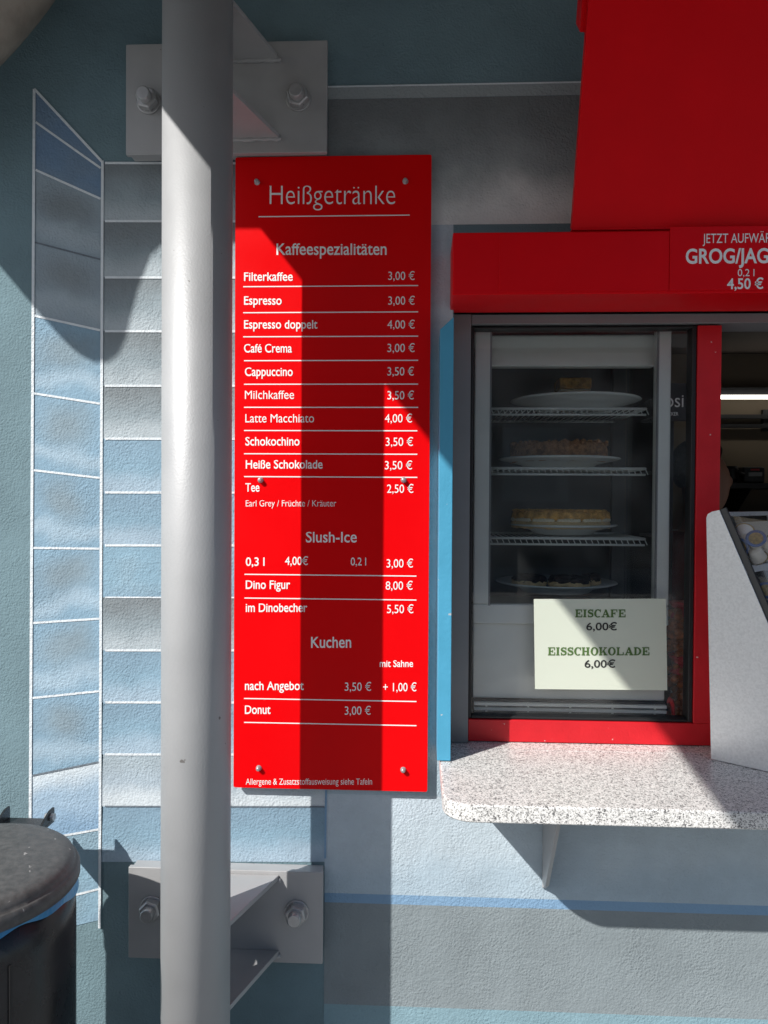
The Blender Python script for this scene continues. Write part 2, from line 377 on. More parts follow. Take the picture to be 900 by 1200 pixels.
LK = ['st_deep', 'st_deep', 'st_grey', 'st_grey', 'st_blue', 'st_blue', 'st_blue', 'st_blue', 'st_blue', 'st_blue', 'st_sink', 'st_flat_blue', 'st_flat_blue']
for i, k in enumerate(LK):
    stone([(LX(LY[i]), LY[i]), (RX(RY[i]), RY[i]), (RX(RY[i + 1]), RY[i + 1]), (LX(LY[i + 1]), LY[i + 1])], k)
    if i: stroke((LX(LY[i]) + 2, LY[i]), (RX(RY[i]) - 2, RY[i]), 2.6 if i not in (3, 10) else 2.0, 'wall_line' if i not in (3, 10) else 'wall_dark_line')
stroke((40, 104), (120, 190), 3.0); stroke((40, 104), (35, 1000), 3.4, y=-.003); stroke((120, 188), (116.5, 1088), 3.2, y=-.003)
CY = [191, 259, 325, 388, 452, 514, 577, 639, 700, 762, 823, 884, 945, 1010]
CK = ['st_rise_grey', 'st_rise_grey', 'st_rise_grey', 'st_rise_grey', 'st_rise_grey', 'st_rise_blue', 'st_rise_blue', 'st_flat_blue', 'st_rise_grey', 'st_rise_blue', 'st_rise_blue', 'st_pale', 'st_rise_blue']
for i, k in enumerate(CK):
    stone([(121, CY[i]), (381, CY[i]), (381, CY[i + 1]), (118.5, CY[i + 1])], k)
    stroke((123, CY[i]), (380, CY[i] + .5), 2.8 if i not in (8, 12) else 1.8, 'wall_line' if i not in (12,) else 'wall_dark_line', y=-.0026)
zt = lambda py: W(385, py, 0).z
xa = W(381, 900, 0).x
def band(z0, z1, x0, x1, key, y=-.0012):
    wb.face([(x0, y, z1), (x1, y, z1), (x1, y, z0), (x0, y, z0)], mi_of(key), [(0, 1), (1, 1), (1, 0), (0, 0)])
band(zt(117), zt(102), xa - .1, XR + 1, 'wall_band', -.002)
wb.face([(xa - .1, -.0028, zt(103.5)), (XR + 1, -.0028, zt(103.5)), (XR + 1, -.0028, zt(101.5)), (xa - .1, -.0028, zt(101.5))], mi_of('wall_line'))
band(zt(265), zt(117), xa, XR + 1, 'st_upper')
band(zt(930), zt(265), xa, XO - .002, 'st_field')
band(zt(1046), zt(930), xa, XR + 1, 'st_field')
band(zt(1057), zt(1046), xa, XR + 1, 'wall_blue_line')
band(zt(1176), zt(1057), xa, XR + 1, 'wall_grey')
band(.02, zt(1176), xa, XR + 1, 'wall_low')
stroke((382, 925), (381, 1006), 2.2, 'wall_blue_line', y=-.003)
wb.build('wall', mats, kiosk)
# --- room behind
ib = MB(); RB = 3.1
def q(*p, mi=0): ib.face(p, mi)
q((-1.5, RB, 0), (4.6, RB, 0), (4.6, RB, 2.6), (-1.5, RB, 2.6))
q((-1.5, TH, 0), (-1.5, RB, 0), (-1.5, RB, 2.6), (-1.5, TH, 2.6)); q((4.6, TH, 0), (4.6, TH, 2.6), (4.6, RB, 2.6), (4.6, RB, 0))
ib.build('inner_wall', 'tan', kiosk)
cb = MB(); cb.box((-1.6, TH + .002, 2.5), (4.8, 3.2, 2.58)); cb.build('ceiling', 'ceil', kiosk)
fb = MB(); fb.box((-1.5, TH + .002, .01), (4.6, 3.1, .06)); fb.build('floor', 'grey_plastic', kiosk)
rb = MB(); rb.box((-4, TH, 2.9), (4.8, 3.4, 3.04)); rb.build('flat_roof', 'roof', kiosk)
# --- blue edge board beside the opening
YB = Hz(529, 893, ZS).y
bb = MB(); x0, x1 = W(513.5, 700, YB).x, W(529.5, 700, YB).x
zb0, zb1, zb2 = ZS + .002, W(514, 386, YB).z, W(530, 371, YB).z
bb.prism([(x0, YB, zb0), (x1, YB, zb0), (x1, YB, zb2), (x0, YB, zb1)], (0, -YB - .001, 0)); bb.build('edge_board', 'blue', kiosk, .0015)
# --- serving window
win = thing('serving_window', '', ''); del win['label'], win['category']; win.parent = kiosk
xj0, xj1 = x1 + .001, W(550, 600, YF).x
zg0, zg1 = W(690, 845, YF).z, W(700, 381, YF).z
zt0, zt1 = ZL, W(700, 380, YF).z
jb = MB(); jb.box((xj0, YF - .012, ZS + .001), (xj1, YF + .08, ZL)); jb.build('side_jamb', 'grey_frame', win, .001)
tb = MB(); tb.box((xj1 + .001, YF - .008, zt1), (XR - .01, YF + .08, ZL)); tb.build('top_track', 'grey_frame', win, .001)
xp0, xp1 = W(815, 640, YF).x, W(843.5, 600, YF).x
pb = MB(); pb.box((xp0, YF, zg0 - .001), (xp1, YF + .05, zt1 - .003)); 
pb.box((xj1 + .001, YF, ZS + .0015), (xp1, YF + .05, zg0 - .001)); pb.build('sash_frame', 'red_frame', win, .0015)
kb = MB(); xg0, xg1 = W(553.5, 600, YG).x, W(806, 640, YG).x
kb.box((xj1 + .001, YF + .004, zg0), (xg0, YF + .04, zt1 - .003)); kb.box((xg1, YF + .004, zg0), (xp0 - .0005, YF + .04, zt1 - .003))
kb.box((xg0, YF + .004, zg0), (xg1, YF + .04, zg0 + .006)); kb.box((xg0, YF + .004, zt1 - .008), (xg1, YF + .04, zt1 - .003)); kb.build('gasket', 'black', win, .002)
gb = MB(); gb.box((xg0 - .001, YG, zg0 + .003), (xg1 + .001, YG + .005, zt1 - .006)); gb.build('pane', 'glass', win)

# =================================================================== UNSEEN CANOPY ROOF, SHAPED BY THE SHADOW IT HAS TO CAST
ZR = 2.74
def up_sun(p): t = (ZR - p.z) / -SUN.z; return p - SUN * t
out = [W(*p) for p in ((0, 312), (45, 366), (70, 394), (86, 410), (98, 419), (112, 426), (128, 426), (141, 416), (149, 398), (154, 374), (163, 340), (178, 300), (190, 288), (275, 286), (320, 286))]  # wanted shadow edge on the wall, carried back towards the sun as roof outline
poly = [up_sun(p) for p in out]
xL, yL = poly[0].x, poly[0].y
poly = [Vector((xL - .0, -.02, ZR)), Vector((xL, yL, ZR))] + poly[1:]
xe = poly[-1].x
poly += [Vector((xe - .15, -2.15, ZR)), Vector((.75, -2.15, ZR)), Vector((.75, -.02, ZR))]  # right end cut short so sun gets in and brightens the room
canopy = thing('canopy_roof', 'unseen grey board canopy roof on the round steel post, outline shaped to cast the wall shadow', 'canopy roof', (0, -.02, ZR))
c_ = MB(); c_.prism(poly, (0, 0, .05)); c_.build('shadow_shaped_deck', 'roof', canopy)
for i, yy in enumerate((-.9, -1.35, -1.8)):
    r_ = MB(); r_.box((xe + .55, yy, ZR - .09), (.70, yy + .05, ZR - .001)); r_.build('rafter', 'roof', canopy)
for i in range(2):
    r_ = MB(); r_.box((xe + .6 + i * .9, -2.1, ZR - .16), (xe + .65 + i * .9, -.5, ZR - .091)); r_.build('rafter', 'roof', canopy)
# curved pipe under the roof, upper left
pp = []
for i in range(25):
    a = R(-62 + i * 4.2); pp.append(W(-42, -30, -.13) + Vector((0, 0, 0)) )
p_a, p_b = W(-85, 72, -.13), W(45, -82, -.13)
mid = (p_a + p_b) / 2 + Vector((.022, 0, -.022))
pp = [(1 - t) ** 2 * p_a + 2 * t * (1 - t) * mid + t * t * p_b for t in [k / 16 * 1.22 - .3 for k in range(17)]]
pm = MB(); pm.tube(pp, .085, 40); tag(pm.build('curved_pipe', 'pipe'), 'weathered beige pipe bending under the roof beside the wall, upper left corner', 'pipe')

# =================================================================== STEEL POST
PY = -.264
pc = Vector((0, 0, 0)); a_, b_ = W(191, 600, PY), W(270.5, 600, PY)
pc.x = (a_.x + b_.x) / 2; PR = (b_.x - a_.x) / 2 * .997
post = thing('steel_post', 'round silver painted steel post bolted to the wall by two bracket plates', 'post', (pc.x, PY, 0))
m_ = MB(); m_.tube([(pc.x, PY, 0), (pc.x, PY, ZR)], PR, 96); m_.build('pole', 'pole', post)
def bracket(x0, x1, y0, y1, gus, nuts, yb=-.045):
    A, B = W(x0, y0, yb), W(x1, y1, yb)
    b = MB(); b.box((A.x, yb, B.z), (B.x, yb + .012, A.z))
    b.box((A.x + .004, yb + .012, B.z + .004), (B.x - .004, -.0035, A.z - .004)); pl = b.build('bracket_plate', 'steel', post, .0015)
    for (gx, gy) in gus:
        T = W(gx, gy, yb); z = T.z; e = Vector((pc.x + PR * .80, PY + .02, z))
        xm = pc.x - (T.x - pc.x)
        gm = MB(); gm.prism([(xm, yb - .001, z - .005), (T.x, yb - .001, z - .005), (e.x, e.y, z - .005), (2 * pc.x - e.x, e.y, z - .005)], (0, 0, .010)); gm.build('gusset', 'steel', post, .001)
        wl = MB(); n = 40; pts = [(xm + (T.x + .004 - xm) * k / n, yb - .003 + random.uniform(-.001, .001), z - .006 + random.uniform(-.001, .001)) for k in range(n + 1)]
        wl.tube(pts, [.0045 + random.uniform(-.0007, .0012) for _ in pts], 8); wl.build('weld', 'steel', post)
    for (nx, ny) in nuts:
        c = W(nx, ny, yb - .008); c.y = yb; ax = (0, -1, 0)
        nm = MB(); nm.lathe([(.026, 0), (.026, .0035), (.0245, .004)], c, 32, axis=ax)
        wash = nm.build('washer', 'bolt', post)
        nm = MB(); nm.lathe([(.0235, .004), (.0235, .0195), (.0205, .0225)], c, 6, axis=ax); 
        for f in nm.b.faces: f.smooth = False
        nm.build('nut', 'bolt', post, .0008)
        nm = MB(); nm.lathe([(.0145, .02), (.0145, .036), (.0125, .0385)], c, 24, axis=ax); nm.build('bolt_end', 'bolt', post, .0006)
bracket(147.5, 383, 52, 178, [(327, 68), (328, 160)], [(173, 117), (349, 114)])
bracket(150.5, 378, 1016, 1130, [(327, 1028), (327, 1116)], [(177, 1066), (347, 1071)])

# =================================================================== MENU BOARD
YS = -.022
menu = thing('menu_board', 'tall red menu board with white hot drink prices, right of the round post', 'menu board', W(390, 930, -.01))
tl, br = W(274.5, 184.5, YS), W(502, 928, YS)
tr_, bl = W(504.5, 183.5, YS), W(275, 926, YS)
m_ = MB(); x0 = (tl.x + bl.x) / 2; x1 = (tr_.x + br.x) / 2; rr = .004
pol = []
for (cx, cz, a0) in ((x0 + rr, br.z + rr, 180), (x1 - rr, br.z + rr, 270), (x1 - rr, tl.z - rr, 0), (x0 + rr, tl.z - rr, 90)):
    for k in range(5): a = R(a0 + k * 22.5); pol.append((cx + rr * math.cos(a), YS, cz + rr * math.sin(a)))
m_.prism(pol, (0, .0015, 0), 0)
m_.prism([(p[0], YS + .0016, p[2]) for p in pol], (0, .006, 0), 1)
m_.build('panel', ['sign', 'sign_edge'], menu)
YT = YS - .0006
print_px(menu, 'Heißgetränke', 316, 463, 239.5, 22, YT, -.012)
print_px(menu, 'Kaffeespezialitäten', 324, 453, 298.5, 13, YT, .010)
rows = [('Filterkaffee', 286, 343, 329, '3,00 €', 455, 486, 328), ('Espresso', 286, 330, 357, '3,00 €', 455, 486, 357), ('Espresso doppelt', 286, 372, 385, '4,00 €', 454, 486, 385),
        ('Café Crema', 286, 342, 413, '3,00 €', 454, 486, 412.5), ('Cappuccino', 287, 343, 440.5, '3,50 €', 454, 485, 440), ('Milchkaffee', 287, 344.5, 467.5, '3,50 €', 454, 485, 468),
        ('Latte Macchiato', 287.5, 368, 495, '4,00 €', 451, 483, 495), ('Schokochino', 287.5, 351, 522, '3,50 €', 452, 484, 522.5), ('Heiße Schokolade', 288, 378, 549, '3,50 €', 451, 483, 550),
        ('Tee', 287.5, 304, 576, '2,50 €', 453.5, 484.5, 577.5), ('0,3 l', 288, 310, 663, '3,00 €', 453, 484, 665), ('Dino Figur', 288, 340, 690, '8,00 €', 452, 483.5, 691),
        ('im Dinobecher', 288, 360, 717, '5,50 €', 453.5, 484.5, 718.5), ('nach Angebot', 287, 356, 808.5, '3,50 €', 404, 435, 809.5), ('Donut', 287, 317, 836.5, '3,00 €', 404, 434.5, 837.5)]
for (s, a, b, y, p, c, d, y2) in rows:
    print_px(menu, s, a, b, y, 9.6, YT, .0 if 'M' in s else .011); print_px(menu, p, c, d, y2, 9.6, YT, .0)
print_px(menu, 'Earl Grey / Früchte / Kräuter', 288, 394, 593.5, 7.2, YT, -.006)
print_px(menu, 'Slush-Ice', 358.5, 418, 635.5, 12, YT, .008); print_px(menu, '4,00€', 334, 361, 662, 9.4, YT, .006); print_px(menu, '0,2 l', 411, 429, 662.5, 9, YT, .004)
print_px(menu, 'Kuchen', 364.5, 411.5, 759, 12.5, YT, .010); print_px(menu, 'mit Sahne', 445, 484, 781.5, 7.5, YT, .010); print_px(menu, '+ 1,00 €', 449, 488, 810, 9.6, YT, .0)
print_px(menu, 'Allergene & Zusatzstoffausweisung siehe Tafeln', 288, 436, 919.5, 7, YT, -.004)
for (y, a, b) in [(254, 303, 480), (336, 285, 490), (366.5, 285, 490), (394.7, 285, 490), (422.7, 286, 490), (450.3, 286, 490), (477.3, 286, 490), (504.5, 286, 489), (531.7, 286, 489), (558.5, 286, 489), (673, 286.5, 488), (700.8, 286.5, 488), (818.5, 286, 488), (846.5, 286, 488)]:
    A, B = W(a, y, YT), W(b, y, YT); h = .0011
    t = MB(); t.face([A + Vector((0, 0, -h)), Vector((B.x, YT, A.z - h)), Vector((B.x, YT, A.z + h)), A + Vector((0, 0, h))]); t.build('ruled_line', 'white_print', menu)
for (x, y) in ((301, 213), (475, 212), (305, 562.5), (473, 562.5), (303, 900.5), (472.5, 902.5)):
    s_ = MB(); c = W(x, y, YS - .003); c.y = YS
    s_.lathe([(.0062, 0), (.0062, .0012), (.0052, .0016), (.0045, .009), (.0022, .0105)], c, 18, axis=(0, -1, 0)); s_.build('screw', 'bolt', menu)

# =================================================================== RED SIGN BOX OVER THE WINDOW
zb = ZL
def y_on(px, py, z): return Hz(px, py, z).y
YH = y_on(640, 345.5, zb - .0)
hd = thing('sign_box', 'long red sign box over the serving window advertising grog in white letters', 'sign', W(640, 346, YH))
hx0 = W(530.5, 320, YH).x; hzt = W(640, 271.5, YH).z
b = MB(); b.box((hx0, YH, zb + .001), (3.6, YF - .02, hzt)); 
b.build('box', 'red_metal', hd, .002)
b = MB(); xs1, xs2 = W(585, 300, YH).x, W(784.5, 300, YH).x
for xa_, xb_, dy in ((hx0 + .003, xs1, .0015), (xs1 + .0012, xs2, .0022), (xs2 + .0012, 3.19, .0035)):
    pass
b.box((xs1, YH - .002, zb + .006), (xs2 - .001, YH - .0002, hzt - .003)); b.build('blank_plate', 'red_metal', hd, .0006)
b = MB(); b.box((xs2, YH - .003, zb + .006), (3.0, YH - .0002, hzt + .006)); lp = b.build('letter_plate', 'red_metal', hd, .0006)
yt = YH - .0034
print_px(lp, 'JETZT AUFWÄRMEN', 823.5, 926, 284.8, 10.8, yt, .0, slope=-.008)
print_px(lp, 'GROG/JAGATEE', 803.5, 948, 308.6, 16.5, yt, .022, slope=-.008)
print_px(lp, '0,2 l', 864.5, 884, 323.6, 8.2, yt, .0); print_px(lp, '4,50 €', 852, 894.5, 338.6, 12, yt, .016, slope=-.008)

# red shutter panel leaning out above the sign box
YA = YH + .02
pa = W(670, 268.5, YA); ytop = None
for k in range(400):
    yy = YA - k * .001
    if W(689.5, 0, yy).x >= pa.x - .0005 and W(689.5, 0, yy).x <= pa.x + .0008: ytop = yy
ytop = ytop or YA - .16
pt = W(689.5, 0, ytop); dirv = (Vector((pa.x, ytop, pt.z)) - pa)
top = pa + dirv * 1.14; top.x = pa.x
sh = thing('shutter_panel', 'large plain red shutter panel leaning out above the red sign box', 'shutter', pa)
nrm = Vector((0, dirv.z, -dirv.y)).normalized()
b = MB(); b.prism([pa, top, top + Vector((2.6, 0, 0)), pa + Vector((2.6, 0, 0))], nrm * .018); b.build('panel', 'red_metal', sh, .0012)
b = MB(); f0 = pa + dirv * .88 + nrm * .02 - Vector((.008, 0, 0))
b.prism([f0, f0 + dirv * .25, f0 + dirv * .25 + nrm * .05, f0 + nrm * .05 + dirv * .06], (2.2, 0, 0)); b.build('back_rail', 'red_metal', sh, .001)
b = MB(); b.box((pa.x, pa.y - .004, pa.z - .003), (pa.x + 2.6, pa.y + .03, pa.z + .001)); b.build('hem_strip', 'red_metal', sh)

# =================================================================== GRANITE SHELF
shelf = thing('counter_shelf', 'speckled grey granite counter shelf with rounded corner under the serving window', 'shelf', W(700, 970, 0))
YE = Hz(640, 945.5, ZS).y; sx0 = Hz(516.5, 905, ZS).x; thk = ZS - W(640, 967, YE).z
rr = .055; pol = [(sx0, .044, ZS - thk), (sx0, YE + rr, ZS - thk)]
for k in range(1, 9): a = R(180 + k * 11.25); pol.append((sx0 + rr + rr * math.cos(a), YE + rr + rr * math.sin(a), ZS - thk))
pol += [(3.39, YE, ZS - thk), (3.39, .044, ZS - thk)]
# the slab sits on the sill of the opening: keep it in front of the wall left of it
pol[0] = (sx0, -.004, ZS - thk); pol = [pol[0]] + pol[1:-1] + [(3.39, -.004, ZS - thk)]
b = MB(); b.prism(pol, (0, 0, thk)); b.build('slab', 'granite', shelf, .004, 3)
b = MB(); b.box((XO + .002, -.0038, ZS - thk + .002), (3.39, YF + .06, ZS - .0003)); b.build('inner_sill', 'granite', shelf)
for xb in (W(640.5, 1030, -.06).x, 1.5):
    b = MB(); b.prism([(xb, -.004, ZS - thk - .001), (xb, -.20, ZS - thk - .001), (xb, -.20, ZS - thk - .014), (xb, -.045, W(640, 1034, -.03).z), (xb, -.004, W(640, 1040, 0).z)], (.008, 0, 0)); b.build('bracket', 'steel', shelf, .001)

# =================================================================== DISPLAY FRIDGE
FY = .122
fx0, fx1 = W(554, 600, FY).x, W(780, 600, FY).x
ix0, ix1 = W(574, 550, FY).x, W(764, 550, FY).x
ft, fb_ = W(665, 376, FY).z, ZS - .02
iz1, iz0 = W(665, 389, FY).z, W(665, 707, FY).z
FD = .38
fr = thing('display_fridge', 'tall white glass fronted cake fridge standing behind the serving window', 'fridge', ((fx0 + fx1) / 2, FY, ZS - .02))
b = MB()
b.box((fx0, FY, fb_), (fx1, FY + FD, iz0 - .03)); b.build('base', 'fridge', fr, .006)
b = MB()
for x in (fx0, fx1 - .035):
    b.box((x, FY + FD - .035, iz0 - .0301), (x + .035, FY + FD, ft))
b.box((fx0, FY + .01, ft - .02), (fx1, FY + FD, ft)); b.box((fx0, FY + FD - .012, iz0 - .03), (fx1, FY + FD - .010, ft - .02)); b.build('back_frame', 'fridge_in', fr, .003)
b = MB()
b.box((fx0, FY - .03, iz0 - .0), (ix0, FY - .001, iz1)); b.box((ix1, FY - .03, iz0), (fx1, FY - .001, iz1))
b.box((fx0, FY - .03, iz1), (fx1, FY - .001, ft)); b.box((fx0, FY - .03, iz0 - .045), (fx1, FY - .001, iz0)); dr = b.build('door', 'fridge', fr, .004, 3)
b = MB(); b.box((ix0, FY - .018, iz0), (ix1, FY - .013, iz1)); b.build('door_glass', 'case_glass', dr)
b = MB(); b.box((ix0 - .004, FY - .0312, iz0 - .003), (ix0, FY - .026, iz1 + .003)); b.build('door_seal', 'grey_frame', dr)
b = MB(); b.box((ix1, FY - .0312, iz0 - .003), (ix1 + .004, FY - .026, iz1 + .003)); b.build('door_seal', 'grey_frame', dr)
b = MB(); b.box((fx0, FY + .02, iz0 - .03), (fx0 + .004, FY + FD - .04, ft - .02)); b.build('side_glass', 'case_glass', fr)
b = MB(); b.box((fx1 - .004, FY + .02, iz0 - .03), (fx1, FY + FD - .04, ft - .02)); b.build('side_glass', 'case_glass', fr)
b = MB(); zf0, zf1 = W(665, 843, FY).z, W(665, 820, FY).z
b.box((fx0 + .002, FY - .026, zf0 - .02), (fx1 - .002, FY - .0005, zf1 + .002)); b.build('vent_recess', 'grey_plastic', fr)
b = MB()
for k in range(4):
    z = zf0 + (zf1 - zf0) * (k + .35) / 4; b.box((fx0 + .004, FY - .037, z), (fx1 - .004, FY - .0265, z + .007))
for k in range(5):
    x = fx0 + .03 + k * (fx1 - fx0 - .06) / 4; b.box((x, FY - .033, zf0 - .004), (x + .004, FY - .0262, zf1))
b.build('grille', 'fridge', fr, .001)
b = MB(); zl = W(665, 728, FY).z; b.box((fx0 + .002, FY - .014, zf1 + .004), (fx1 - .002, FY - .0005, zl)); b.build('front_panel', 'fridge', fr, .003)
b = MB(); b.box((fx0 + .02, FY + .02, W(665, 428, FY).z), (fx1 - .02, FY + .05, iz1 - .002)); b.build('light_cover', 'fridge', fr, .006)
RFY = FY + .025; RBY = FY + FD - .07
zz = [W(665, 479, RFY).z, W(665, 549, RFY).z, W(665, 631, RFY).z, W(665, 704, RFY).z]
for z in zz[:3]:
    b = MB(); xa_, xb_ = ix0 + .004, ix1 - .008
    loop = [(xa_, RFY, z), (xb_, RFY, z), (xb_, RBY, z), (xa_, RBY, z), (xa_, RFY, z)]
    for i in range(4): b.tube(loop[i:i + 2], .0032, 8)
    for k in range(1, 26): x = xa_ + (xb_ - xa_) * k / 26; b.tube([(x, RFY, z - .001), (x, RBY, z - .001)], .0014, 6)
    b.tube([(xa_, RFY - .002, z - .014), (xb_, RFY - .002, z - .014)], .0025, 8)
    for k in range(0, 27): x = xa_ + (xb_ - xa_) * k / 26; b.tube([(x, RFY - .001, z), (x + .006, RFY - .002, z - .014)], .0012, 5)
    b.build('wire_shelf', 'wire', fr)
def plate(px, z, r, label, foot=.02, yc=None):
    yc = yc or (FY + .175); c = W(px, 600, yc); c.z = z + .004
    b = MB(); b.lathe([(r * .52, 0), (r * .55, .001), (r * .62, foot * .5), (r * .95, foot), (r, foot + .003), (r * .985, foot + .0055), (r * .6, foot * .5 + .006), (0.001, foot * .5 + .005)], c, 64, cap=False)
    tag(b.build('cake_plate', 'china'), label, 'plate', 'cake plates in the fridge'); return Vector((c.x, c.y, c.z + foot * .5 + .006))
c1 = plate(672, zz[0], .16, 'white china plate on the top wire shelf under one golden slice', .03)
c2 = plate(654, zz[1], .150, 'white china plate on the second wire shelf under the brown crumble cake', .022)
c3 = plate(660, zz[2], .132, 'white china plate on the third wire shelf under the cream filled cake', .02)
c4 = plate(652, zz[3], .150, 'white china plate at the fridge bottom under dark glazed pastries', .022)
# cake slice on top
sl = thing('cake_slice', 'square golden slice of cake with cream layer, alone on the top plate', 'cake', c1)
p_ = W(653, 462, c1.y); q_ = W(690.5, 444.5, c1.y)
b = MB(); zc = c1.z; H1 = q_.z - zc
b.box((p_.x, c1.y - .03, zc), (q_.x, c1.y + .05, zc + H1 * .5)); b.build('bottom_layer', 'cake_pale', sl, .003)
b = MB(); b.box((p_.x + .002, c1.y - .0315, zc + H1 * .5), (q_.x - .002, c1.y + .048, zc + H1 * .58)); b.build('cream_layer', 'cream', sl, .003)
b = MB(); b.box((p_.x, c1.y - .03, zc + H1 * .58), (q_.x, c1.y + .05, zc + H1)); b.build('top_layer', 'cake_gold', sl, .004)
def rough(mb, amp):
    for v in mb.b.verts: v.co += Vector((random.uniform(-amp, amp), random.uniform(-amp, amp), random.uniform(-amp, amp)))
    return mb
# crumble cake
ra = (W(711, 530, c2.y).x - W(598, 530, c2.y).x) / 2; cx = (W(711, 530, c2.y).x + W(598, 530, c2.y).x) / 2; hh = W(655, 521, c2.y).z - c2.z
b = MB(); b.lathe([(ra, 0), (ra * 1.0, hh * .3), (ra * .99, hh * .75), (ra * .95, hh * .97), (ra * .7, hh), (ra * .35, hh * .97), (.001, hh)], (cx, c2.y, c2.z), 72); rough(b, .0018)
for k in range(420):
    a = random.uniform(0, 6.283); r_ = ra * math.sqrt(random.uniform(0, 1)); b.ball(Vector((cx + r_ * math.cos(a), c2.y + r_ * math.sin(a), c2.z + hh * random.uniform(.92, 1.05))), random.uniform(.003, .007), 1)
tag(b.build('crumble_cake', 'cake_brown'), 'whole brown crumble cake on the second shelf of the fridge', 'cake')
# cream-filled ring cake cut into pieces
ck = thing('cream_cake', 'golden almond topped cake with white cream filling on the third shelf', 'cake', c3)
ra = (W(713, 608, c3.y).x - W(600, 608, c3.y).x) / 2; cx = (W(713, 608, c3.y).x + W(600, 608, c3.y).x) / 2; hh = W(655, 598, c3.y).z - c3.z
b = MB(); b.lathe([(ra, 0), (ra * 1.01, hh * .25), (ra * .985, hh * .42), (.001, hh * .42)], (cx, c3.y, c3.z), 72); rough(b, .0016).build('lower_sponge', 'cake_pale', ck)
b = MB()
for k in range(12):
    a0 = k * 2 * math.pi / 12; 
    for j in range(7): a = a0 + (j - 3) * .062; b.ball(Vector((cx + ra * .965 * math.cos(a), c3.y + ra * .965 * math.sin(a), c3.z + hh * .47)), hh * .13, 1, (1.3, 1.3, 1))
b.build('cream_filling', 'cream', ck)
b = MB(); prof = [(ra * .97, hh * .46), (ra * 1.0, hh * .6), (ra * .99, hh * .85), (ra * .93, hh), (ra * .4, hh * 1.02), (.001, hh)]
b.lathe(prof, (cx, c3.y, c3.z), 96)
for v in b.b.verts:
    a = math.atan2(v.co.y - c3.y, v.co.x - cx); s_ = 1 - .035 * abs(math.cos(6 * a)) ** 14; v.co.x = cx + (v.co.x - cx) * s_; v.co.y = c3.y + (v.co.y - c3.y) * s_
rough(b, .0018)
for k in range(260):
    a = random.uniform(0, 6.283); r_ = ra * math.sqrt(random.uniform(.2, .95)); b.ball(Vector((cx + r_ * math.cos(a), c3.y + r_ * math.sin(a), c3.z + hh * 1.0)), random.uniform(.003, .006), 1, (1.4, 1, .5))
b.build('almond_top', 'cake_gold', ck)
# dark glazed pastries
for i, (pa_, pb_, yy, lab) in enumerate(((600, 641, -.03, 'smaller flat pastry with dark chocolate glaze, left one on the bottom plate'), (642, 692, -.05, 'wide flat pastry with dark chocolate glaze, middle one on the bottom plate'), (680, 704, .0, 'dark glazed pastry peeking out behind, right one on the bottom plate'))):
    A, B = W(pa_, 680, c4.y + yy), W(pb_, 680, c4.y + yy); cxx = (A.x + B.x) / 2; r_ = (B.x - A.x) / 2; hh = .026
    ps = thing('glazed_pastry', lab, 'pastry', (cxx, c4.y + yy, c4.z), 'glazed pastries on the bottom plate')
    b = MB(); b.lathe([(r_ * .92, .001), (r_, hh * .3), (r_ * .97, hh * .6), (.001, hh * .6)], (cxx, c4.y + yy, c4.z), 40); rough(b, .0015).build('dough', 'cake_pale', ps)
    b = MB(); b.lathe([(r_ * .985, hh * .5), (r_ * .99, hh * .72), (r_ * .85, hh), (r_ * .3, hh * 1.08), (.001, hh * 1.05)], (cxx, c4.y + yy, c4.z), 40); rough(b, .0025).build('chocolate_glaze', 'choc', ps)

# =================================================================== PAPER NOTICE ON THE PANE
YN = YG - .0016
note = thing('paper_notice', 'white paper notice with green and black ice coffee prices stuck on the pane', 'notice', W(703, 808, YN))
b = MB(); n_ = 14
TLp, TRp, BRp, BLp = W(625.5, 702, YN), W(780.5, 701.5, YN), W(782, 809, YN), W(627, 807.5, YN)
b.prism([TLp, TRp, BRp, BLp], (0, .0006, 0)); b.build('sheet', 'paper', note)
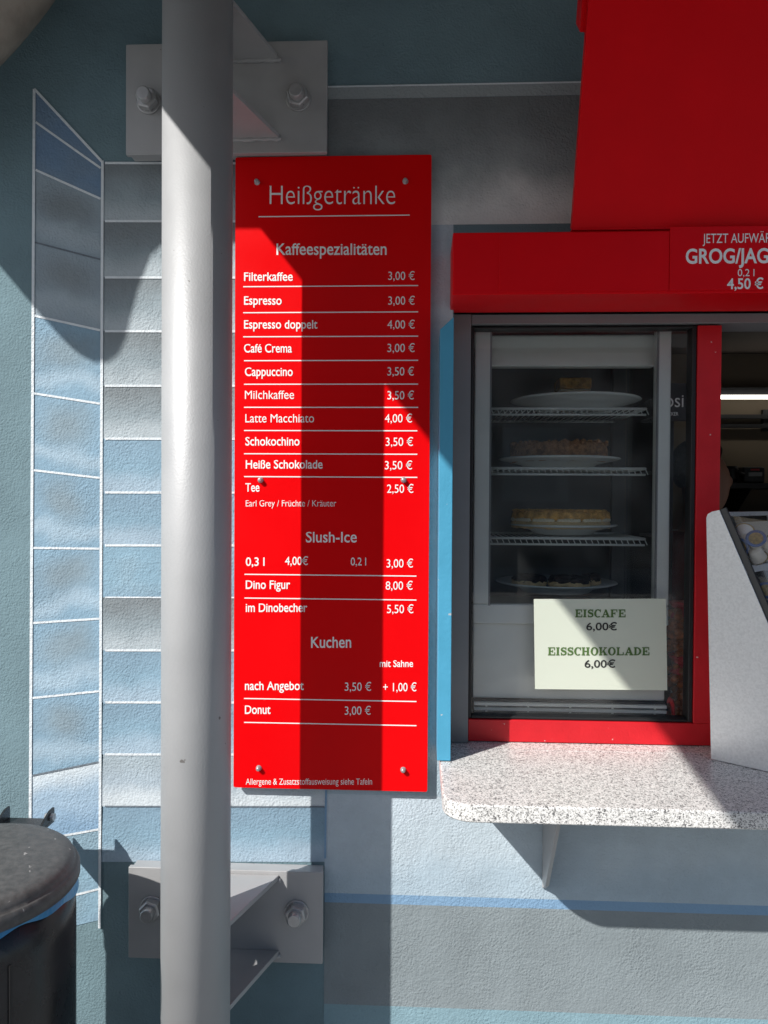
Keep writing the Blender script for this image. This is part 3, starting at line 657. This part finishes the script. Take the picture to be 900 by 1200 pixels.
# slab-serif capitals, drawn as strokes on a unit square (height 1)
def serif(mb, s, p0, p1, cap, bold=.26):
    prim = []; x = 0.0
    def rc(a, c, d, e): prim.append([(x + a, d), (x + c, d), (x + c, e), (x + a, e)])
    def arc(cx, rx, ry, tx, ty, a0, a1, n=26):
        for k in range(n):
            u0, u1 = R(a0 + (a1 - a0) * k / n), R(a0 + (a1 - a0) * (k + 1) / n)
            prim.append([(x + cx + (rx - tx) * math.cos(u0), .5 + (ry - ty) * math.sin(u0)), (x + cx + rx * math.cos(u0), .5 + ry * math.sin(u0)), (x + cx + rx * math.cos(u1), .5 + ry * math.sin(u1)), (x + cx + (rx - tx) * math.cos(u1), .5 + (ry - ty) * math.sin(u1))])
    def stem(a): rc(a, a + bold, 0, 1); rc(a - .09, a + bold + .09, 0, .12); rc(a - .09, a + bold + .09, .88, 1)
    for ch in s:
        if ch in 'EFL':
            stem(.1); wd = .92
            if ch != 'L': rc(.3, wd, .87, 1); rc(wd - .12, wd, .64, 1); rc(.3, .62, .44, .57); rc(.56, .66, .33, .68)
            if ch != 'F': rc(.3, wd + .03, 0, .13); rc(wd - .09, wd + .03, 0, .38)
            x += wd + .14
        elif ch == 'I': stem(.1); x += .56
        elif ch == 'H': stem(.1); stem(.68); rc(.3, .75, .43, .57); x += 1.14
        elif ch == 'K':
            stem(.1); prim.append([(x + .36, .38), (x + .78, .9), (x + .95, .9), (x + .40, .28)]); rc(.64, 1.04, .88, 1)
            prim.append([(x + .45, .55), (x + .64, .66), (x + 1.0, .1), (x + .7, .1)]); rc(.6, 1.1, 0, .12); x += 1.16
        elif ch == 'D': stem(.1); arc(.36, .62, .5, .27, .13, -90, 90); x += 1.08
        elif ch == 'O': arc(.52, .5, .52, .27, .12, 0, 360, 40); x += 1.1
        elif ch == 'C': arc(.52, .5, .52, .27, .12, 48, 312, 32); rc(.78, .90, .64, 1.0); x += 1.0
        elif ch == 'S':
            pts = []
            for k in range(41):
                u = k / 40
                if u < .5: a = R(40 + 230 * u * 2); pts.append((.42 + .27 * math.cos(a), .74 + .19 * math.sin(a)))
                else: a = R(90 - 230 * (u - .5) * 2); pts.append((.42 + .29 * math.cos(a), .29 + .22 * math.sin(a)))
            for k in range(40):
                (a, c), (d, e) = pts[k], pts[k + 1]; L_ = math.hypot(d - a, e - c) or 1; th = .075 + .06 * math.sin(math.pi * min(1, max(0, (k - 8) / 24))); nx, ny = -(e - c) / L_ * th, (d - a) / L_ * th
                ex, ey = (d - a) * .25, (e - c) * .25
                prim.append([(x + a - ex - nx, c - ey - ny), (x + d + ex - nx, e + ey - ny), (x + d + ex + nx, e + ey + ny), (x + a - ex + nx, c - ey + ny)])
            rc(.66, .77, .66, 1.0); rc(.07, .18, 0, .36); x += .88
        elif ch == 'A':
            prim.append([(x + .12, .1), (x + .26, .1), (x + .58, .86), (x + .5, 1.0)]); prim.append([(x + .42, 1.0), (x + .66, 1.0), (x + 1.06, .1), (x + .74, .1)]); rc(.3, .8, .28, .4); rc(0, .42, 0, .12); rc(.62, 1.16, 0, .12); x += 1.18
    d = p1 - p0; up = Vector((0, 0, 1)); tot = x
    for i, pr in enumerate(prim): mb.face([p0 + d * (a / tot) + up * (c * cap) + Vector((0, -1e-6 * i, 0)) for a, c in pr])
YP = YN - .0008
h = lambda a: a * 1.9e-3
t = MB(); serif(t, 'EISCAFE', W(674, 723.5, YP), W(734, 723.5, YP), h(9.2)); t.build('lettering', 'green', note)
t = MB(); serif(t, 'EISSCHOKOLADE', W(642, 768, YP), W(762, 768, YP), h(9.4)); t.build('lettering', 'green', note)
print_px(note, '6,00€', 687, 723, 738.5, 8.6, YP, .014, 'ink'); print_px(note, '6,00€', 685, 721, 782.3, 8.6, YP, .014, 'ink')

# =================================================================== CONDIMENT RACK
RA, RBp = Hz(833, 890, ZS), Hz(899, 905, ZS)
ru = (RBp - RA); ru.z = 0; ru.normalize(); rv = Vector((-ru.y, ru.x, 0))
rack = thing('condiment_rack', 'galvanised sheet metal condiment rack with smoky trays, standing on the granite shelf', 'rack', RA)
RP = lambda px, py, o=0: PL(px, py, RA + rv * o, rv)
s0, s1 = RP(843, 597.5), RP(899, 728); sl_ = (s1 - s0)
kk = (ZS + .05 - s0.z) / sl_.z; s2 = s0 + sl_ * kk
bot = s2.copy(); bot.z = ZS + .001
side = [RA + Vector((0, 0, .001)), RP(827.5, 607), RP(829, 602.5), RP(834, 599.5), s0, s2, bot]
b = MB(); b.prism(side, rv * .0025); b.build('side_panel', 'galv', rack, .0008)
RWD = .40
b = MB(); b.prism([p + rv * RWD for p in side], rv * .0025); b.build('side_panel', 'galv', rack, .0008)
rh = s0.z - ZS
b = MB(); b.obox(RA + rv * .003 + ru * .004 + Vector((0, 0, .002)), rv * (RWD - .004), ru * .002, (0, 0, rh - .03)); b.build('back_panel', 'galv', rack)
b = MB(); b.obox(RA + rv * .003 + ru * .006 + Vector((0, 0, .002)), rv * (RWD - .004), ru * ((bot - RA).dot(ru) - .01), (0, 0, .003)); b.build('base_plate', 'galv', rack)
b = MB(); sd_ = sl_.normalized(); out_ = Vector((-sd_.z * ru.x, -sd_.z * ru.y, 0)) ; no = rv.cross(sd_); no = no if no.dot(ru) > 0 else -no
b.obox(s0 + rv * .004 - sd_ * .0, sd_ * (s2 - s0).length, no * .012, rv * .008); b.build('slanted_rail', 'grey_plastic', rack)
b = MB(); zt_ = RP(857, 603).z
b.obox(RP(846, 600, .02) , rv * (RWD - .03), ru * .015, (0, 0, -.009)); b.build('top_rail', 'galv', rack, .001)
def tray(px, o0, wd):
    P = [RP(x, y, o0) for x, y in px]; b = MB(); th = .0018
    b.prism(P, rv * th); b.prism([p + rv * wd for p in P], rv * th)
    n = len(P)
    for i in range(n):
        if i == 0: continue            # open top
        A, B = P[i], P[(i + 1) % n]; A = A + rv * (th + .0002); B = B + rv * (th + .0002); m2 = (B - A).cross(rv).normalized() * .0016
        b.prism([A, B, B + rv * (wd - th - .0004), A + rv * (wd - th - .0004)], m2)
    b.build('tray', 'smoke', rack); return P
tr1 = tray([(841, 602), (912, 612), (914, 640), (900, 658), (886, 662), (871, 660), (865, 652)], .014, .125)
tr2 = tray([(872, 673), (938, 683), (940, 708), (925, 728), (912, 733), (898, 731), (893, 722)], .014, .125)
def creamer(px, py, o, tilt, label):
    c = RP(px, py, o); ax = Vector(tilt).normalized()
    t_ = thing('creamer_cup', label, 'creamer cup', c, 'creamer cups in the condiment rack')
    b = MB(); b.lathe([(.0001, -.013), (.0115, -.013), (.0125, -.011), (.016, .010), (.0165, .0105)], c, 28, axis=ax, cap=False); b.build('cup', 'cup', t_)
    b = MB(); b.lathe([(.0001, .0103), (.0195, .0103), (.0195, .0110), (.0135, .0113), (.0001, .0116)], c, 28, axis=ax, cap=False, mi=0)
    for f in b.b.faces:
        q = f.calc_center_median() - c; e = q - ax * q.dot(ax)
        if e.length < .012: f.material_index = 1
    b.build('foil_lid', ['foil_blue', 'foil_gold'], t_)
tw = (-rv * .75 - Vector((0, 0, -.25)))
creamer(886, 634, .034, (-.35, -.75, .5), 'white creamer cup showing its blue and gold lid upright, right in the upper tray')
creamer(869, 641, .034, (-.55, -.6, -.05), 'white creamer cup with lid tipped to the left, lowest left in the upper tray')
creamer(872, 625, .060, (.3, .5, .5), 'plain white creamer cup bottom, highest left in the upper tray')
creamer(887, 650, .045, (.5, .4, -.6), 'upside down white creamer cup at the bottom of the upper tray')
creamer(903, 638, .06, (.6, .2, .3), 'white creamer cup cut by the frame edge in the upper tray')
creamer(898, 716, .034, (-.3, -.75, .3), 'white creamer cup with blue and gold lid in the lower tray')
creamer(898, 695, .060, (-.3, -.7, .6), 'gold lidded creamer cup standing higher at the back of the lower tray')
creamer(915, 712, .06, (.3, .5, .5), 'white creamer cup beyond the frame edge in the lower tray')

# =================================================================== THINGS INSIDE THE KIOSK
tl_ = thing('ceiling_tube', 'lit fluorescent tube glowing across the back wall inside the kiosk', 'tube light', W(930, 465, 2.9))
a, c = W(838, 465.3, 2.9), W(1150, 463, 2.9); c.z = a.z
b = MB(); b.tube([a, c], .0115, 12); b.build('lamp_tube', 'tube', tl_)
b = MB(); b.box((a.x - .03, 2.93, a.z + .02), (c.x + .03, 3.05, a.z + .06)); b.build('fitting', 'dark', tl_)
b = MB(); b.box((a.x - .03, 2.89, a.z - .015), (a.x - .001, 3.05, a.z + .06)); b.build('end_cap', 'dark', tl_)
rl = thing('wall_rail', 'dark double hanging rail on the tan back wall below the lit tube', 'rail', W(900, 493, 3.08))
for y in (488, 499):
    p0, p1 = W(835, y, 3.05), W(1100, y, 3.05); b = MB(); b.box((p0.x, 3.04, p0.z - .013), (p1.x, 3.07, p0.z + .011)); b.build('bar', 'dark', rl)
for x in (-.02, 1.3):
    b = MB(); b.box((W(900, 493, 3.05).x + x, 3.0705, p0.z - .03), (W(900, 493, 3.05).x + x + .04, 3.099, p0.z + .1)); b.build('bar_mount', 'dark', rl)
bs = thing('back_shelf', 'black shelf board on the back wall carrying a dark machine', 'shelf', W(900, 590, 2.9))
p0, p1 = W(830, 566, 2.8), W(1150, 566, 2.8)
b = MB(); b.box((p0.x, 2.7, W(900, 566, 2.7).z - .03), (p1.x, 3.098, W(900, 566, 2.7).z)); b.build('board', 'dark', bs)
for xx in (p0.x + .2, p1.x - .2):
    b = MB(); z = W(900, 566, 2.7).z - .031; b.prism([(xx, 3.098, z), (xx, 2.75, z), (xx, 3.098, z - .25)], (.02, 0, 0)); b.build('bracket', 'dark', bs)
zm = W(900, 566, 2.7).z + .0005
mc = thing('coffee_machine', 'dark coffee machine with pale display strip on the back shelf', 'coffee machine', W(884, 565, 2.8))
p0, p1 = W(871, 560, 2.74), W(897, 547, 2.74)
b = MB(); b.box((p0.x, 2.74, zm), (p1.x, 3.0, p1.z)); b.build('body', 'dark', mc, .012)
b = MB(); q0, q1 = W(877, 558, 2.735), W(893, 553.5, 2.735); b.box((q0.x, 2.732, q0.z), (q1.x, 2.7395, q1.z)); b.build('display', 'display', mc, .001)
b = MB(); q0, q1 = W(880, 551.5, 2.735), W(890, 549.5, 2.735); b.box((q0.x, 2.734, q0.z), (q1.x, 2.7395, q1.z)); b.build('indicator_strip', 'wrap', mc)
b = MB(); b.tube([W(872, 556, 2.72), W(866, 554, 2.72)], .008, 8); b.build('spout', 'dark', mc)
jug = thing('milk_jug', 'small dark jug with open loop handle on the back shelf', 'jug', W(858, 566, 2.78))
cj = W(856, 566, 2.78); cj.z = zm
b = MB(); b.lathe([(.035, 0), (.04, .04), (.034, .08), (.036, .095)], cj, 24); b.build('body', 'dark', jug)
b = MB(); b.tube([cj + Vector((.03 + .03 * math.sin(a * math.pi / 8), 0, .02 + .06 * a / 8)) for a in range(9)], .005, 8); b.build('handle', 'dark', jug)
# low dark worktop along the back
wt = thing('worktop', 'black worktop cabinet along the back wall of the kiosk', 'worktop', (2.0, 2.7, .06))
b = MB(); b.box((.6, 2.4, .0605), (3.7, 3.09, 1.40)); b.build('cabinet', 'dark', wt, .004)
b = MB(); b.box((.58, 2.36, 1.401), (3.72, 3.092, 1.44)); b.build('worktop_board', 'grey_plastic', wt, .003)
for k in range(5): b = MB(); b.box((.7 + k * .6, 2.385, .15), (1.26 + k * .6, 2.399, 1.36)); b.build('door', 'dark', wt, .004)
# black board with white letters behind the fridge
yb_ = FY + .12
nb = thing('black_board', 'small black board with white lettering, half hidden behind the fridge', 'board', W(790, 492, yb_))
p0, p1 = W(740, 493, yb_ + FD), W(811, 448, yb_); 
b = MB(); bx0 = fx1 + .004; b.box((bx0, yb_, W(790, 493, yb_).z), (W(811, 470, yb_).x, yb_ + .012, W(790, 449, yb_).z)); b.build('panel', 'dark', nb)
b = MB(); b.box((bx0 + .04, yb_ + .0125, ZS - .03), (bx0 + .055, yb_ + .02, W(790, 449, yb_).z - .02)); b.build('stand', 'dark', nb)
print_px(nb, 'osi', 779.5, 801, 477, 14.5, yb_ - .001, .0); print_px(nb, 'UCKER', 780, 795, 487, 4, yb_ - .001, .01)
# bags of roasted almonds by the sash
sb_ = FY + .02
cabz = ZS - .05
st = thing('sweets_stand', 'dark counter shelf with an added light-bouncing pale top inside the window carrying bags of roasted almonds', 'shelf', (W(800, 870, .3).x, .3, .06))
b = MB(); b.box((fx0 - .05, YF + .09, .0605), (3.3, .72, ZS - .0515)); b.build('cabinet', 'dark', st, .003)
b = MB(); b.box((fx0 - .05, YF + .09, ZS - .051), (3.3, .74, ZS - .0215)); b.build('worktop_board', 'fridge', st, .002)  # pale top added to bounce sunlight up into the fridge
def almond_bag(px, py0, py1, wpx, y, label):
    c0, c1 = W(px, py1, y), W(px, py0, y); hx = (W(px + wpx / 2, py1, y).x - c0.x)
    t_ = thing('almond_bag', label, 'bag of almonds', (c0.x, y, c0.z), 'bags of roasted almonds')
    b = MB(); H_ = c1.z - c0.z
    for k in range(90):
        b.ball(Vector((c0.x + random.uniform(-hx, hx) * .85, y + random.uniform(-.03, .03), c0.z + .01 + random.random() * (H_ * .78))), random.uniform(.008, .012), 1, (1, .8, 1.2), Matrix.Rotation(random.random() * 3, 4, 'Y'))
    b.build('almonds', 'nut', t_)
    b = MB(); b.lathe([(hx * .95, H_ * .74), (hx * .8, H_ * .80), (hx * .35, H_ * .86), (hx * .8, H_ * .96), (hx * .95, H_)], (c0.x, y, c0.z), 18); rough(b, .003).build('gathered_top', 'wrap', t_)
almond_bag(796, 705, 772, 26, sb_ + .03, 'bag of roasted almonds with gathered red top, uppermost beside the fridge')
almond_bag(796, 768, 846, 26, sb_ + .03, 'bag of roasted almonds with red top, lowest beside the fridge')
hk = MB(); pts = [W(794, 841, YG + .03), W(789, 841, YG + .03), W(788.5, 829, YG + .03), W(787, 822, YG + .03), W(783.5, 820.5, YG + .03)]
hk.tube(pts, [.004, .004, .0045, .006, .0085], 12); tag(hk.build('red_hook', 'red_plastic'), 'small red plastic hook at the lower right corner behind the pane', 'hook')

# seller in a dark red shirt, seen in profile behind the sash post
def skinned(name, verts, edges, mat_, parent, sub=2):
    me = bpy.data.meshes.new(name); off = parent_world(parent)
    me.from_pydata([Vector(v[:3]) - off for v in verts], edges, []); o = bpy.data.objects.new(name, me); COL.objects.link(o)
    o.modifiers.new('skin', 'SKIN'); sv = me.skin_vertices[0].data if me.skin_vertices else None
    if sv is None:
        bpy.context.view_layer.objects.active = o
    me_sv = me.skin_vertices[0].data
    for i, v in enumerate(verts): me_sv[i].radius = (v[3], v[4] if len(v) > 4 else v[3])
    me_sv[0].use_root = True
    o.modifiers.new('sub', 'SUBSURF').levels = sub; o.modifiers['sub'].render_levels = sub
    dg = bpy.context.evaluated_depsgraph_get(); m2 = bpy.data.meshes.new_from_object(o.evaluated_get(dg)); bpy.data.objects.remove(o)
    for p in m2.polygons: p.use_smooth = True
    m2.materials.append(M[mat_]); o2 = bpy.data.objects.new(name, m2); COL.objects.link(o2); o2.parent = parent; return o2
HY = 1.05
hc = W(826, 558, HY)               # middle of the head
px_, zf = hc.x, .06
pers = thing('person', 'person in a dark red shirt seen in profile inside behind the red sash post', 'person', (px_, HY, zf))
X = lambda a: px_ + a
hz = hc.z
V_ = [(X(-.05), HY, .98, .13), (X(-.05), HY, 1.15, .125), (X(-.06), HY, 1.32, .15), (X(-.05), HY, 1.42, .12), (X(-.03), HY, 1.49, .055), (X(-.01), HY, 1.56, .052), (X(-.005), HY, hz - .03, .072), (X(-.01), HY, hz + .04, .080), (X(-.015), HY, hz + .08, .055),
      (X(-.05), HY - .17, 1.42, .06), (X(-.08), HY - .22, 1.14, .045), (X(.10), HY - .19, 1.02, .036), (X(.18), HY - .18, 1.0, .03),
      (X(-.05), HY + .17, 1.42, .06), (X(-.08), HY + .22, 1.14, .045), (X(.10), HY + .19, 1.02, .036), (X(.18), HY + .18, 1.0, .03),
      (X(-.05), HY - .09, .88, .095), (X(-.04), HY - .10, .52, .062), (X(-.06), HY - .10, .12, .045), (X(.08), HY - .10, .10, .04),
      (X(-.05), HY + .09, .88, .095), (X(-.04), HY + .10, .52, .062), (X(-.06), HY + .10, .12, .045), (X(.08), HY + .10, .10, .04),
      (X(.07), HY, hz - .075, .030), (X(.095), HY, hz - .012, .014)]
E_ = [(0, 1), (1, 2), (2, 3), (3, 4), (4, 5), (5, 6), (6, 7), (7, 8), (3, 9), (9, 10), (10, 11), (11, 12), (3, 13), (13, 14), (14, 15), (15, 16), (0, 17), (17, 18), (18, 19), (19, 20), (0, 21), (21, 22), (22, 23), (23, 24), (6, 25), (6, 26)]
for hnd, sgn in ((12, 1), (16, 1)):
    hx, hy_, hz_ = V_[hnd][:3]
    for k in range(4):
        i0 = len(V_); dy = (k - 1.5) * .019
        V_ += [(hx + .05, hy_ + dy, hz_ + .002, .0095), (hx + .085 - .006 * abs(k - 1.5), hy_ + dy * 1.1, hz_ - .008, .0085), (hx + .105 - .008 * abs(k - 1.5), hy_ + dy * 1.1, hz_ - .028, .0075)]
        E_ += [(hnd, i0), (i0, i0 + 1), (i0 + 1, i0 + 2)]
    i0 = len(V_); V_ += [(hx + .02, hy_ + .035, hz_ - .004, .011), (hx + .05, hy_ + .05, hz_ - .018, .0095)]; E_ += [(hnd, i0), (i0, i0 + 1)]
skinned('body', V_, E_, 'skin', pers)
sV = [(X(-.05), HY, .93, .145), (X(-.05), HY, 1.15, .142), (X(-.06), HY, 1.32, .165), (X(-.05), HY, 1.44, .125), (X(-.035), HY, 1.485, .07), (X(-.05), HY - .17, 1.43, .078), (X(-.08), HY - .21, 1.22, .066), (X(-.05), HY + .17, 1.43, .078), (X(-.08), HY + .21, 1.22, .066)]
skinned('shirt', sV, [(0, 1), (1, 2), (2, 3), (3, 4), (3, 5), (5, 6), (3, 7), (7, 8)], 'shirt', pers)
tV = [(X(-.05), HY, .96, .142), (X(-.05), HY - .09, .86, .108), (X(-.04), HY - .10, .52, .078), (X(-.055), HY - .10, .14, .062), (X(-.05), HY + .09, .86, .108), (X(-.04), HY + .10, .52, .078), (X(-.055), HY + .10, .14, .062)]
skinned('trousers', tV, [(0, 1), (1, 2), (2, 3), (0, 4), (4, 5), (5, 6)], 'trousers', pers)
b = MB(); b.ball(Vector((X(-.022), HY, hz + .035)), .098, 4, (1.0, .86, 1.0))
geo = lambda: b.b.verts[:] + b.b.edges[:] + b.b.faces[:]
bmesh.ops.bisect_plane(b.b, geom=geo(), plane_co=Vector((X(.02), HY, hz + .05)), plane_no=Vector((.9, 0, -.5)), clear_outer=True)
bmesh.ops.bisect_plane(b.b, geom=geo(), plane_co=Vector((X(-.03), HY, hz - .035)), plane_no=Vector((.1, 0, -1)), clear_outer=True)
b.build('hair', 'hair', pers)

# =================================================================== WASTE BIN
RL = .189
BY = -.36; BX = -.786
zl_ = W(95, 1026, BY).z
wbn = thing('waste_bin', 'round black waste bin with worn lid and blue liner edge beside the painted wall', 'waste bin', (BX, BY, 0))
b = MB(); prof = [(RL * .985, -.030), (RL, -.026), (RL * 1.0, -.012), (RL * .985, -.006), (RL * .975, -.0045), (RL * .962, -.0045), (RL * .955, .001), (RL * .94, .008), (RL * .90, .014), (RL * .8, .018), (RL * .4, .022), (.001, .023)]
b.lathe(prof, (BX, BY, zl_), 96); b.build('lid', 'lid', wbn)
b = MB(); b.lathe([(RL * .965, -zl_ + .03), (RL * .965, -.16), (RL * .965, -.10), (RL * .955, -.0305)], (BX, BY, zl_), 96); b.build('body', 'bin', wbn)
b = MB(); n = 120; pr = []
for k in range(n + 1):
    a = 2 * math.pi * k / n; pr.append((a, RL * .975 + .004 * math.sin(9 * a) * math.sin(4 * a) + .002, -.0405 - .0045 * math.sin(5 * a + 1) - .003 * math.sin(13 * a)))
for k in range(n):
    (a0, r0, d0), (a1, r1, d1) = pr[k], pr[k + 1]
    f_ = lambda a, r, z: Vector((BX + r * math.cos(a), BY + r * math.sin(a), zl_ + z))
    b.face([f_(a0, r0, d0), f_(a1, r1, d1), f_(a1, RL * .972, -.0305), f_(a0, RL * .972, -.0305)])
b.build('liner', 'bag', wbn)
# door seam and latch on the body
a_s = R(-38); b = MB(); dr_ = Vector((math.cos(a_s), math.sin(a_s), 0)); tn = Vector((-dr_.y, dr_.x, 0)); base = Vector((BX, BY, 0)) + dr_ * (RL * .962)
b.obox(base - tn * .002 + Vector((0, 0, .05)), tn * .004, dr_ * .005, (0, 0, zl_ - .14)); b.build('door_seam', 'black', wbn)
b = MB(); zz_ = W(78, 1185, BY).z; b.obox(base + dr_ * .004 - tn * .012 + Vector((0, 0, zz_ - .05)), tn * .03, dr_ * .012, (0, 0, .05)); b.tube([base + dr_ * .02 + Vector((0, 0, zz_ - .03)), base + dr_ * .02 - tn * .03 + Vector((0, 0, zz_ - .005))], .005, 8); b.build('latch', 'bin', wbn, .002)
# hinge bracket at the back
yh0 = BY + RL; ye = -.095
hz0 = W(40, 962, ye).z; h0, h1 = W(6, 975, ye).x, W(64, 975, ye).x
b = MB(); b.box((h0, yh0 - .035, hz0), (h1, ye, hz0 + .006))
for x in (h0 + .006, h1 - .005):
    b.prism([(x, ye - .07, hz0 + .0061), (x, ye, hz0 + .0061), (x, ye, hz0 + .030), (x, ye - .018, hz0 + .029)], (.005, 0, 0))
b.build('hinge', 'bin', wbn, .0006)
b = MB(); b.tube([(h1 - .012, ye - .014, hz0 + .015), (h1 + .006, ye - .014, hz0 + .015)], .0075, 12); b.build('hinge_pin', 'bolt', wbn)

# =================================================================== UNSEEN TREES ADDED ACROSS THE FORECOURT (to darken the window's reflection)
def tree(x, y, h, r, label, seed):
    rnd = random.Random(seed); t_ = thing('tree', label, 'tree', (x, y, 0), 'unseen trees added for the window reflection')
    b = MB(); b.tube([(x, y, 0), (x + .1, y, h * .3), (x - .05, y + .1, h * .6), (x, y, h * .85)], [.16, .13, .08, .02], 10)
    for k in range(6): a = rnd.uniform(0, 6.28); z = h * rnd.uniform(.3, .6); b.tube([(x, y, z), (x + math.cos(a) * r * .7, y + math.sin(a) * r * .7, z + h * .2)], [.06, .015], 6)
    b.build('trunk', 'bark', t_); b = MB()
    cl = [(Vector((rnd.gauss(0, .42) * r, rnd.gauss(0, .42) * r, h * rnd.uniform(.22, .95)))) for _ in range(34)]
    for c in cl:
        for k in range(80):
            p = Vector((x, y, 0)) + c + Vector((rnd.gauss(0, 1), rnd.gauss(0, 1), rnd.gauss(0, .8))) * r * .2
            u = Vector((rnd.gauss(0, 1), rnd.gauss(0, 1), rnd.gauss(0, 1))).normalized(); v = u.orthogonal().normalized(); s_ = rnd.uniform(.06, .13)
            b.face([p - u * s_, p + v * s_ * .5, p + u * s_, p - v * s_ * .5])
    b.build('crown', 'leaf', t_)
tree(-3.4, -9.5, 4.2, 1.8, 'unseen low dense green tree, added straight across from the menu board', 1)
tree(-7.5, -11.5, 4.6, 2.0, 'unseen broad green tree, added furthest left across the forecourt', 2)
tree(9.5, -11.5, 5.2, 2.2, 'unseen tall green tree, added at the far right end of the row', 4)

hb = thing('sky_blocking_building', 'unseen long dark timber building, added to keep sky out of the window reflection', 'building', (2, -17, 0))  # added out of view to block the sky the pane would mirror
b = MB(); b.box((-16, -22, 0), (22, -17, 5.2)); b.build('wall', 'timber', hb)
b = MB(); b.prism([(-16.6, -16.4, 5.201), (-16.6, -22.6, 5.201), (-16.6, -19.5, 6.6)], (39.2, 0, 0)); b.build('roof', 'roof', hb)
for k in range(9): b = MB(); b.box((-14 + k * 4, -17.02, 1.6), (-12.4 + k * 4, -16.97, 3.4)); b.build('window', 'display', hb)
